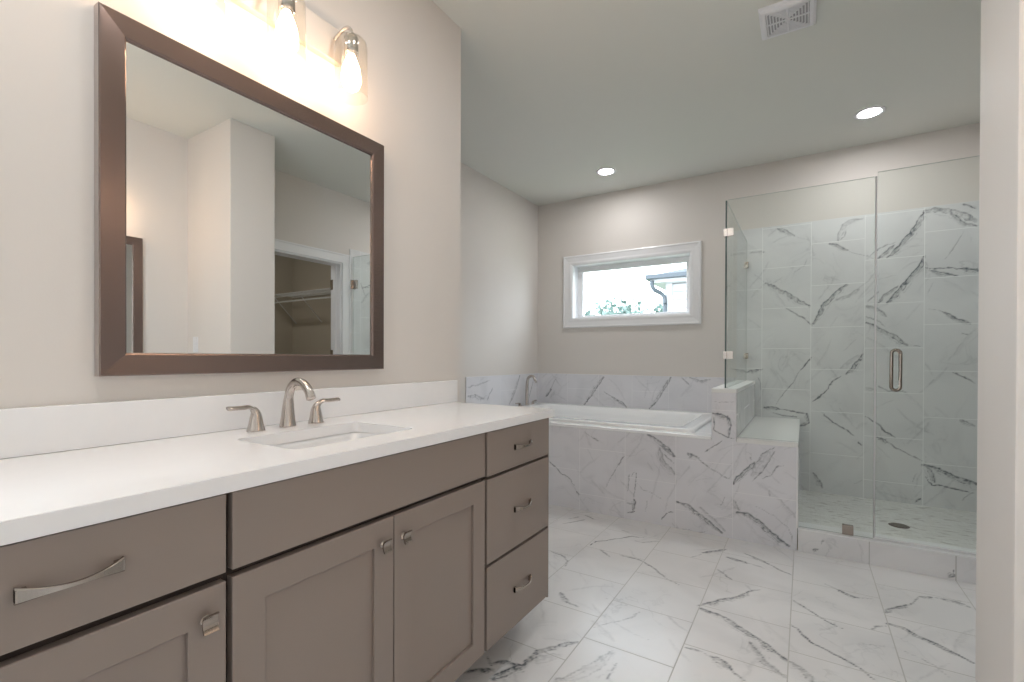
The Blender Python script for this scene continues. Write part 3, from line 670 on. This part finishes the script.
o = link('pane', done(bm), [M['glass'], M['glass_edge'], M['glass_edge_lit']], sp); relabel(o, sp.location)
for z in (1.912, 1.142):
    bm = bxs((1.028, 1.052, GY-.018, GY+.03, z-.024, z+.024), (1.047, 1.085, GY-.018, GY-.006, z-.024, z+.024), bevel=.0015)
    o = link('corner_clamp', done(bm), M['nickel'], sp); relabel(o, sp.location)
    bm = bxs((1.022, 1.058, 4.425, 4.47, z-.024, z+.024), bevel=.0015); o = link('wall_clamp', done(bm), M['pull'], sp); relabel(o, sp.location)
dr = thing('shower_door', 'hinged clear glass shower door with a vertical pull handle', 'shower door', (2.15, GY, .15))
poly_glass('pane', [(1.800, .148), (2.500, .148), (2.500, 2.140), (1.800, 2.140)], GY-.005, GY+.005, dr, GM)
tube('sweep', [(1.80, GY, .143), (2.498, GY, .143)], .006, M['edge_trim'], dr, 8)
hc = [(1.876+.019*math.cos(math.radians(t)), GY-.05, (1.150 if t < 180 else .975)+.019*math.sin(math.radians(t))) for t in range(0, 360, 15)]
bm = bmesh.new(); tube_bm(bm, hc+hc[:2], .0085, 12)
for z in (1.150, .975): tube_bm(bm, [(1.876, GY-.05+.004, z+(.018 if z > 1 else -.018)), (1.876, GY+.02, z+(.018 if z > 1 else -.018))], .007, 10)
o = link('handle', done(bm, True), M['pull'], dr); relabel(o, dr.location)
for z in (.42, 1.86):
    bm = bxs((2.44, 2.509, GY-.012, GY+.012, z-.045, z+.045), (2.498, 2.509, GY-.03, GY+.03, z-.045, z+.045), bevel=.002); o = link('hinge', done(bm), M['nickel'], dr); relabel(o, dr.location)

drn = thing('shower_drain', 'dark round drain set in the mosaic shower floor', 'drain', (1.985, 3.85, .055))
lathe('flange', [(0, .0575), (.050, .0575), (.055, .055)], (1.985, 3.85, 0), M['bronze'], drn, 32)
bm = bmesh.new()
for k in range(-3, 4):
    l = math.sqrt(.045**2-(k*.011)**2); 
    for v in (1,): 
        x0, x1, y0, y1 = 1.985-l, 1.985+l, 3.85+k*.011-.003, 3.85+k*.011+.003
        vs = [bm.verts.new(p) for p in ((x0, y0, .0585), (x1, y0, .0585), (x1, y1, .0585), (x0, y1, .0585))]; bm.faces.new(vs)
        ws = [bm.verts.new((w.co.x, w.co.y, .0575)) for w in vs]
        for i in range(4): bm.faces.new((vs[i], ws[i], ws[(i+1) % 4], vs[(i+1) % 4]))
o = link('grate', done(bm), M['pull'], drn); relabel(o, drn.location)

# ================================================================== VANITY
FX = .551            # cabinet front plane
CAR = .529          # carcass front
def shaker(name, y0, y1, z0, z1, parent, rail=.064):
    """door with raised stiles and rails round a recessed flat panel"""
    bm = bmesh.new(); cs = []
    for x, e in ((CAR+.002, 0), (FX-.0015, 0), (FX, .0015), (FX, rail-.001), (FX-.001, rail), (FX-.010, rail)):
        cs.append([bm.verts.new(v) for v in ((x, y0+e, z0+e), (x, y1-e, z0+e), (x, y1-e, z1-e), (x, y0+e, z1-e))])
    for a_, b_ in zip(cs, cs[1:]):
        for k in range(4): bm.faces.new((a_[k], a_[(k+1) % 4], b_[(k+1) % 4], b_[k]))
    b2 = bxs((CAR+.002, FX-.009, y0+rail-.002, y1-rail+.002, z0+rail-.002, z1-rail+.002))
    me2 = bpy.data.meshes.new('t'); b2.to_mesh(me2); bm.from_mesh(me2); b2.free(); bpy.data.meshes.remove(me2)
    o = link(name, done(bm), M['cabinet'], parent); relabel(o, parent.location); return o
def slab(name, y0, y1, z0, z1, parent):
    o = link(name, done(bxs((CAR+.002, FX, y0, y1, z0, z1), bevel=.0018)), M['cabinet'], parent); relabel(o, parent.location); return o
def pull(yc, zc, parent, empty, half=.0605):
    """bowed bar pull, square flared feet, thin waist"""
    prof = []
    for i in range(25):
        s = -1+i/12; a = abs(s)
        hz = .0032+.0085*a**2.0          # half height
        out = .004+.020*(1-a**2.0)       # distance from the front
        tk = .0022+.0015*a**3
        prof.append((yc+s*half, zc, hz, out, tk))
    bm = bmesh.new(); R = []
    for y, z, hz, out, tk in prof:
        R.append([bm.verts.new((FX+out+tk, y, z-hz*.8)), bm.verts.new((FX+out+tk, y, z+hz*.8)), bm.verts.new((FX+out+tk*.3, y, z+hz)), bm.verts.new((FX+out-tk, y, z+hz)), bm.verts.new((FX+out-tk, y, z-hz)), bm.verts.new((FX+out+tk*.3, y, z-hz))])
    for a, b in zip(R, R[1:]):
        for k in range(6): bm.faces.new((a[k], a[(k+1) % 6], b[(k+1) % 6], b[k]))
    bm.faces.new(R[0][::-1]); bm.faces.new(R[-1])
    for s in (-1, 1):
        y = yc+s*(half-.006)
        b2 = bxs((FX, FX+.009, y-.006, y+.006, zc-.0085, zc+.0085)); me2 = bpy.data.meshes.new('t'); b2.to_mesh(me2); bm.from_mesh(me2); b2.free(); bpy.data.meshes.remove(me2)
    o = link('pull', done(bm), M['pull'], parent); relabel(o, empty.location); return o
def knob(yc, zc, parent, empty):
    """saddle-shaped rectangular knob on a short post"""
    bm = bmesh.new(); R = []
    for i in range(13):
        t = -1+i/6; z = zc+t*.0155; out = .0145+.006*t*t; w = .0125
        R.append([bm.verts.new((FX+out, yc-w, z)), bm.verts.new((FX+out, yc+w, z)), bm.verts.new((FX+.0115+.004*t*t, yc+w, z)), bm.verts.new((FX+.0115+.004*t*t, yc-w, z))])
    for a, b in zip(R, R[1:]):
        for k in range(4): bm.faces.new((a[k], a[(k+1) % 4], b[(k+1) % 4], b[k]))
    bm.faces.new(R[0][::-1]); bm.faces.new(R[-1])
    lathe_bm(bm, [(.010, 0), (.0065, .004), (.006, .012), (.006, .013)], (FX, yc, zc), 16, axis=0)
    o = link('knob', done(bm), M['pull'], parent); relabel(o, empty.location); return o
def cabinet(y0, y1, label):
    c = thing('base_cabinet', label, 'cabinet', (.28, (y0+y1)/2, 0), 'vanity base cabinets')
    o = link('body', done(bxs((.022, CAR, y0, y0+.018, .115, .8735), (.022, CAR, y1-.018, y1, .115, .8735), (.022, CAR, y0+.018, y1-.018, .115, .133), (.022, .030, y0+.018, y1-.018, .133, .8735), (CAR-.018, CAR, y0+.018, y1-.018, .133, .72), (CAR-.018, CAR, y0+.018, y1-.018, .72, .8735))), M['carcass'], c); relabel(o, c.location)
    o = link('toe_kick', done(bxs((.03, .42, y0+.001, y1-.001, .001, .115))), M['cabinet'], c); relabel(o, c.location)
    return c
G = .0065
cl = cabinet(.006, .4660, 'taupe vanity cabinet nearest the camera with one drawer over a shaker door')
d = slab('drawer', .012, .4612, .7235, .8695, cl); pull(.245, .799, d, cl)
d = shaker('door', .012, .4612, .123, .707, cl); knob(.427, .650, d, cl)
cm = cabinet(.4665, 1.301, 'wide taupe sink cabinet with a plain top panel over two shaker doors')
slab('false_drawer_front', .4725, 1.295, .7235, .8695, cm)
d = shaker('door', .4725, .8805, .123, .709, cm); knob(.845, .645, d, cm)
d = shaker('door', .8835, 1.295, .123, .709, cm); knob(.917, .645, d, cm)
cr = cabinet(1.3015, 1.752, 'taupe cabinet of three stacked drawers at the tub end of the vanity')
for z0, z1, zp in ((.7175, .8695, .792), (.4185, .707, .5605), (.123, .408, .262)):
    d = slab('drawer', 1.308, 1.752, z0, z1, cr); pull(1.541, zp, d, cr)
o = link('end_panel', done(bxs((.0225, FX-.0005, 1.7525, 1.760, .115, .8735), bevel=.001)), M['cabinet'], cr); relabel(o, cr.location)

# countertop with a rectangular cut-out for the sink
SX0, SX1, SY0, SY1 = .183, .450, .667, 1.068
def slab_with_hole(z0, z1):
    n = 5; bm = bmesh.new()
    hole = [(p[0], p[1]) for p in rrect((SX0+SX1)/2, (SY0+SY1)/2, (SX1-SX0)/2, (SY1-SY0)/2, .022, 0, n)]
    X0, X1, Y0, Y1 = .002, .563, -.03, 1.79
    out = []
    for (x, y) in hole:
        pass
    m4 = len(hole)//4; corners = [(X1, Y1), (X0, Y1), (X0, Y0), (X1, Y0)]
    for z in (z0, z1):
        hv = [bm.verts.new((x, y, z)) for x, y in hole]; cv = [bm.verts.new((x, y, z)) for x, y in corners]
        out.append((hv, cv))
        for q in range(4):
            seg = hv[q*m4:(q+1)*m4]
            for a, b in zip(seg, seg[1:]): bm.faces.new((cv[q], a, b) if z == z1 else (cv[q], b, a))
            a = hv[(q+1)*m4-1]; b = hv[((q+1)*m4) % len(hv)]; c2 = cv[(q+1) % 4]
            bm.faces.new((cv[q], a, b, c2))
    (h0, c0), (h1, c1) = out
    for k in range(len(h0)): bm.faces.new((h0[k], h0[(k+1) % len(h0)], h1[(k+1) % len(h0)], h1[k]))
    for k in range(4): bm.faces.new((c0[k], c1[k], c1[(k+1) % 4], c0[(k+1) % 4]))
    edges = [e for e in bm.edges if all(v in c1 or v in c0 for v in e.verts)]
    bmesh.ops.recalc_face_normals(bm, faces=bm.faces[:])
    bmesh.ops.bevel(bm, geom=edges, offset=.0015, segments=2, affect='EDGES')
    return bm
ct = thing('countertop', 'long white quartz vanity countertop with a low backsplash', 'countertop', (.28, .88, .868))
o = link('slab', done(slab_with_hole(.874, .906)), M['quartz'], ct); relabel(o, ct.location)
o = link('backsplash', done(bxs((.002, .021, -.03, 1.812, .9065, 1.012), bevel=.002)), M['quartz'], ct); relabel(o, ct.location)

sk = thing('sink', 'rectangular white undermount sink in the quartz countertop', 'sink', (.322, .8675, .75))
hxs, hys = (SX1-SX0)/2, (SY1-SY0)/2; c_ = ((SX0+SX1)/2, (SY0+SY1)/2)
R = [rrect(*c_, hxs+.018, hys+.018, .03, .8735), rrect(*c_, hxs+.002, hys+.002, .024, .8735), rrect(*c_, hxs-.002, hys-.002, .026, .860), rrect(*c_, hxs-.012, hys-.016, .035, .80), rrect(*c_, hxs-.018, hys-.024, .04, .782), rrect(*c_, hxs-.028, hys-.036, .04, .770), rrect(*c_, hxs-.045, hys-.055, .04, .763), rrect(*c_, hxs-.07, hys-.09, .04, .759), rrect(*c_, .03, .03, .029, .754)]
o = link('bowl', done(rings_bm(R), True), M['porcelain'], sk); relabel(o, sk.location)
lathe('drain', [(0, .7575), (.020, .7575), (.024, .7555)], (*c_, 0), M['nickel'], sk, 24)

fc = thing('faucet', 'brushed nickel widespread faucet with two lever handles behind the sink', 'faucet', (.095, .877, .906))
p = spline([(.092, .877, .9065), (.093, .877, .935), (.095, .877, .975), (.099, .877, 1.005), (.112, .877, 1.032), (.138, .877, 1.047), (.170, .877, 1.043), (.197, .877, 1.022), (.210, .877, .999)], 7)
N_ = len(p)
def rad(i):
    t = i/(N_-1)
    if t < .35: return .0250-.033*t+.02*(t*(t-.35))
    return max(.0118, .0142-.0025*t) if t < .7 else .0122+.006*(t-.7)
tube('spout', p, [rad(i) for i in range(N_)], M['nickel'], fc, 20)
for s, (y, tip) in ((-1, (.777, .695)), (1, (.977, 1.058))):
    q = spline([(.092, y, .9065), (.092, y, .925), (.092, y, .95), (.093, y+s*.005, .966), (.095, y+s*.022, .978), (.098, (y+tip)/2+s*.004, .978), (.100, tip, .979)], 6)
    n = len(q); rr = [(.0255-.0165*min(1, (i/n)/.55) if i/n < .55 else .0095) for i in range(n)]; rr = [max(r, .009) for r in rr]
    fl = [(1, 1) if i/n < .55 else (.6, 1.3) for i in range(n)]
    tube('handle', q, rr, M['nickel'], fc, 16, fl)

# ================================================================== MIRRORS
def mirror(x, sx, y0, y1, z0, z1, label, tint_group):
    """framed wall mirror on the wall at x, facing sx"""
    t = thing('framed_mirror', label, 'mirror', (x, (y0+y1)/2, (z0+z1)/2), tint_group)
    w = .058; D = .030
    prof = [(0, 0), (0, D-.003), (.003, D), (w-.006, D-.004), (w-.002, D-.008), (w, .014), (w, 0)]
    cs = ((y0, z0, 1, 1), (y1, z0, -1, 1), (y1, z1, -1, -1), (y0, z1, 1, -1))
    for i in range(4):
        bm = bmesh.new(); rr = []
        for (cy_, cz_, sy, sz) in (cs[i], cs[(i+1) % 4]): rr.append([bm.verts.new((x+sx*d_, cy_+sy*a, cz_+sz*a)) for a, d_ in prof])
        for k in range(len(prof)-1): bm.faces.new((rr[0][k], rr[1][k], rr[1][k+1], rr[0][k+1]))
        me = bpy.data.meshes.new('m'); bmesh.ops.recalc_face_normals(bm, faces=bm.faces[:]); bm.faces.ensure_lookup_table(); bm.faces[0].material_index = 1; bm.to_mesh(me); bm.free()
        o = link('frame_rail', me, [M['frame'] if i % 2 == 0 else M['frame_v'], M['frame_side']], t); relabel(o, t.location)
    xs = sorted((x+sx*.004, x+sx*.016)); o = link('mirror_glass', done(bxs((*xs, y0+w-.004, y1-w+.004, z0+w-.004, z1-w+.004))), M['mirror'], t); relabel(o, t.location)
mirror(.001, 1, .434, 1.330, 1.076, 1.970, 'large square mirror in a wide brushed bronze frame above the vanity sink', 'framed mirrors')
mirror(2.532, -1, .53, 1.432, 1.045, 1.945, 'second bronze framed mirror on the opposite wall, seen only in reflection', 'framed mirrors')

# ================================================================== VANITY LIGHTS
def vanity_light(x, sx, yc, label):
    t = thing('vanity_light', label, 'wall light', (x, yc, 2.24), 'three-lamp vanity lights')
    def fix(o): return relabel(o, t.location)
    xs = sorted((x+sx*.001, x+sx*.026)); fix(link('back_plate', done(bxs((*xs, yc-.26, yc+.27, 2.185, 2.306), bevel=.004)), M['plate'], t))
    for dy in (-.24, 0, .24):
        y = yc+dy; X = x+sx*.115
        fix(link('arm', done(tube_bm(bmesh.new(), spline([(x+sx*.026, y, 2.262), (x+sx*.055, y, 2.272), (x+sx*.09, y, 2.280), (X, y, 2.262), (X, y, 2.238)], 6), .0065, 12), True), M['chrome'], t))
        bm = bmesh.new(); lathe_bm(bm, [(.001, 2.243), (.020, 2.242), (.024, 2.235), (.024, 2.178), (.020, 2.172), (.001, 2.172)], (X, y, 0), 24)
        fix(link('socket', done(bm, True), M['chrome'], t))
        bm = bmesh.new(); lathe_bm(bm, [(.024, 2.232), (.044, 2.230), (.051, 2.222), (.054, 2.205), (.056, 2.03), (.0545, 2.03), (.0525, 2.203), (.050, 2.218), (.043, 2.227), (.024, 2.229)], (X, y, 0), 36)
        fix(link('shade', done(bm, True), M['shade_glass'], t))
        bm = bmesh.new(); lathe_bm(bm, [(.001, 2.052), (.014, 2.054), (.025, 2.062), (.032, 2.08), (.033, 2.10), (.029, 2.13), (.019, 2.158), (.014, 2.171), (.001, 2.171)], (X, y, 0), 20)
        fix(link('bulb', done(bm, True), M['bulb'], t))
vanity_light(0, 1, .858, 'three-lamp nickel vanity light above the large bronze framed mirror')
vanity_light(2.533, -1, .98, 'three-lamp vanity light on the opposite wall, seen only as its warm glow')

# ================================================================== CEILING THINGS
def downlight(x, y, label, g='recessed ceiling lights'):
    t = thing('recessed_light', label, 'ceiling light', (x, y, CZ), g)
    bm = bmesh.new(); lathe_bm(bm, [(.088, CZ), (.087, CZ-.004), (.081, CZ-.007), (.064, CZ-.005), (.060, CZ-.001)], (x, y, 0), 40); relabel(link('trim_ring', done(bm, True), M['plastic'], t), t.location)
    bm = bmesh.new(); r = lathe_bm(bm, [(.061, CZ-.0025)], (x, y, 0), 40)
    bm.faces.new(r[0]); relabel(link('lens', done(bm), M['lens'], t), t.location)
downlight(-.03, 3.95, 'round recessed ceiling light above the bathtub window')
downlight(1.825, 3.915, 'round recessed ceiling light above the glass shower')
downlight(.95, 1.22, 'added fill light recessed in the ceiling over the vanity, out of view')  # unseen lamp added to brighten the vanity end of the room
downlight(3.2, 2.3, 'added fill light recessed in the closet ceiling, out of view')  # unseen lamp added to brighten the closet in the mirror
downlight(.42, .15, 'added fill light recessed in the ceiling over the camera end of the vanity')  # unseen lamp added as fill near the camera

fan = thing('exhaust_fan', 'square white ceiling exhaust fan cover with concentric slots', 'exhaust fan', (1.387, 2.60, CZ))
FXc, FYc, Hh = 1.387, 2.60, .116
bm = rings_bm([[(FXc+a*s_[0], FYc+a*s_[1], z) for s_ in ((1, 1), (-1, 1), (-1, -1), (1, -1))] for a, z in ((Hh, CZ), (Hh, CZ-.014), (Hh-.012, CZ-.024), (.09, CZ-.024), (.088, CZ-.018))], cap_last=False)
relabel(link('cover', done(bm), M['plastic'], fan), fan.location)
relabel(link('backing', done(bxs((FXc-.09, FXc+.09, FYc-.09, FYc+.09, CZ-.018, CZ-.014))), M['grille_dark'], fan), fan.location)
bm = bmesh.new(); bs = []
for k in range(7):
    a = .086-k*.0125; w = .0042
    bs += [(FXc-a, FXc+a, FYc+a-w, FYc+a, CZ-.0235, CZ-.018), (FXc-a, FXc+a, FYc-a, FYc-a+w, CZ-.0235, CZ-.018), (FXc-a, FXc-a+w, FYc-a+w, FYc+a-w, CZ-.0235, CZ-.018), (FXc+a-w, FXc+a, FYc-a+w, FYc+a-w, CZ-.0235, CZ-.018)]
bm.free(); relabel(link('grille', done(bxs(*bs)), M['plastic'], fan), fan.location)
relabel(link('grille_rib', done(bxs((FXc-.088, FXc+.088, FYc-.003, FYc+.003, CZ-.0238, CZ-.018), (FXc-.003, FXc+.003, FYc-.088, FYc+.088, CZ-.0238, CZ-.018))), M['plastic'], fan), fan.location)

# outlet on the stub wall, seen in the mirror
ol = thing('outlet_cover', 'cream wall outlet low in the mirror reflection beside the wall corner', 'outlet', (2.41, 1.727, 1.21))
relabel(link('plate', done(bxs((2.375, 2.445, 1.721, 1.7265, 1.154, 1.268), bevel=.002)), M['plastic'], ol), ol.location)
for z in (1.188, 1.234): relabel(link('socket', done(bxs((2.393, 2.427, 1.7185, 1.721, z-.015, z+.015), bevel=.001)), M['plastic'], ol), ol.location)

# ================================================================== CLOSET SHELF (seen in the mirror)
cs_ = thing('wire_closet_shelf', 'white wire shelf with slanted braces on the closet wall, seen in the mirror', 'shelf', (3.3, 3.45, 1.865))
SZ, SYw, SYf = 1.865, 3.595, 3.29
rods = bmesh.new()
for yy, zz in ((SYf, SZ), (SYf, SZ-.035), (SYw-.01, SZ), ((SYf+SYw)/2, SZ-.004)): tube_bm(rods, [(2.66, yy, zz), (4.09, yy, zz)], .0045, 6)
for i in range(47):
    x = 2.67+i*.03; tube_bm(rods, [(x, SYw-.01, SZ+.004), (x, SYf, SZ+.004), (x, SYf-.001, SZ-.035)], .002, 4)
relabel(link('wire_deck', done(rods), M['wire'], cs_), cs_.location)
for x in (2.95, 3.5, 4.0):
    relabel(link('brace', done(tube_bm(bmesh.new(), [(x, SYf+.01, SZ-.03), (x, SYw-.005, SZ-.33)], .006, 8)), M['wire'], cs_), cs_.location)
relabel(link('hang_rod', done(tube_bm(bmesh.new(), [(2.66, SYf+.04, SZ-.09), (4.09, SYf+.04, SZ-.09)], .009, 8)), M['wire'], cs_), cs_.location)

# ================================================================== OUTSIDE THE WINDOW
struct(box('ground', (-30, 30, 4.8, 60, -3.3, -3.2), M['lawn']))
hs = thing('neighbour_house', 'white sided house with grey gutter seen through the right of the window', 'house', (1.5, 11, -3.2))
bs = [(-.67, 5, 9.0, 14, -3.2, 2.5)]
bm = bxs(*bs)
k = 0
z = -3.2
sd = []
while z < 2.5:
    sd.append((-.675, 5, 8.975, 9.0, z, z+.135)); z += .15
b2 = bxs(*sd); me2 = bpy.data.meshes.new('t'); b2.to_mesh(me2); bm.from_mesh(me2); b2.free(); bpy.data.meshes.remove(me2)
relabel(link('siding', done(bm), M['siding'], hs), hs.location)
relabel(link('corner_board', done(bxs((-.74, -.62, 8.95, 9.02, -3.2, 2.5))), M['siding'], hs), hs.location)
relabel(link('soffit', done(bxs((-.97, 5.2, 8.72, 14, 2.50, 2.56))), M['siding'], hs), hs.location)
bm = bmesh.new()
vs = [bm.verts.new(p) for p in ((-1.02, 8.65, 2.62), (5.2, 8.65, 2.62), (5.2, 14.2, 2.62), (-1.02, 14.2, 2.62), (1.6, 11.4, 3.5), (4.0, 11.4, 3.5))]
for f in ((0, 1, 5, 4), (1, 2, 5), (2, 3, 4, 5), (3, 0, 4), (0, 3, 2, 1)): bm.faces.new([vs[i] for i in f])
relabel(link('roof', done(bm), M['shingle'], hs), hs.location)
relabel(link('gutter', done(bxs((-1.03, 5.2, 8.60, 8.72, 2.56, 2.64), (-1.05, -.97, 8.72, 14, 2.56, 2.64), bevel=.01)), M['gutter'], hs), hs.location)
relabel(link('downspout', done(tube_bm(bmesh.new(), spline([(-.93, 8.70, 2.54), (-.93, 8.72, 2.45), (-.89, 8.78, 2.37), (-.79, 8.90, 2.30), (-.75, 8.93, 2.15), (-.75, 8.93, 1.5), (-.75, 8.93, -3.2)], 5), .04, 8), True), M['gutter'], hs), hs.location)

def tree(x, y, top, r, seed, label):
    t = thing('tree', label, 'tree', (x, y, -3.2), 'trees beyond the window'); rnd = random.Random(seed)
    relabel(link('trunk', done(tube_bm(bmesh.new(), [(x, y, -3.2), (x+.05, y, -1.5), (x, y, top-r*.8)], [.16, .13, .06], 8), True), M['bark'], t), t.location)
    bm = bmesh.new()
    for _ in range(900):
        a, b = rnd.uniform(0, 6.283), rnd.uniform(-1, 1); rr = r*rnd.uniform(.35, 1)**.5*rnd.uniform(.75, 1.1)
        c = Vector((x+rr*math.cos(a)*math.sqrt(1-b*b), y+rr*math.sin(a)*math.sqrt(1-b*b), top-r*.9+rr*b*.9)); s = rnd.uniform(.05, .12)
        u = Vector((rnd.uniform(-1, 1), rnd.uniform(-1, 1), rnd.uniform(-1, 1))).normalized(); v = u.orthogonal().normalized()
        bm.faces.new([bm.verts.new(c+u*s), bm.verts.new(c+v*s*.6), bm.verts.new(c-u*s), bm.verts.new(c-v*s*.6)])
    relabel(link('crown', done(bm), M['leaf'], t), t.location)
tree(-3.45, 14.0, 3.0, 1.1, 3, 'tallest pale green tree through the middle of the window')
tree(-2.55, 16.4, 3.0, .8, 4, 'low pale tree crown close beside the house downspout')
tree(-6.9, 14.5, 3.0, 1.0, 5, 'tree crown at the left edge of the window view')
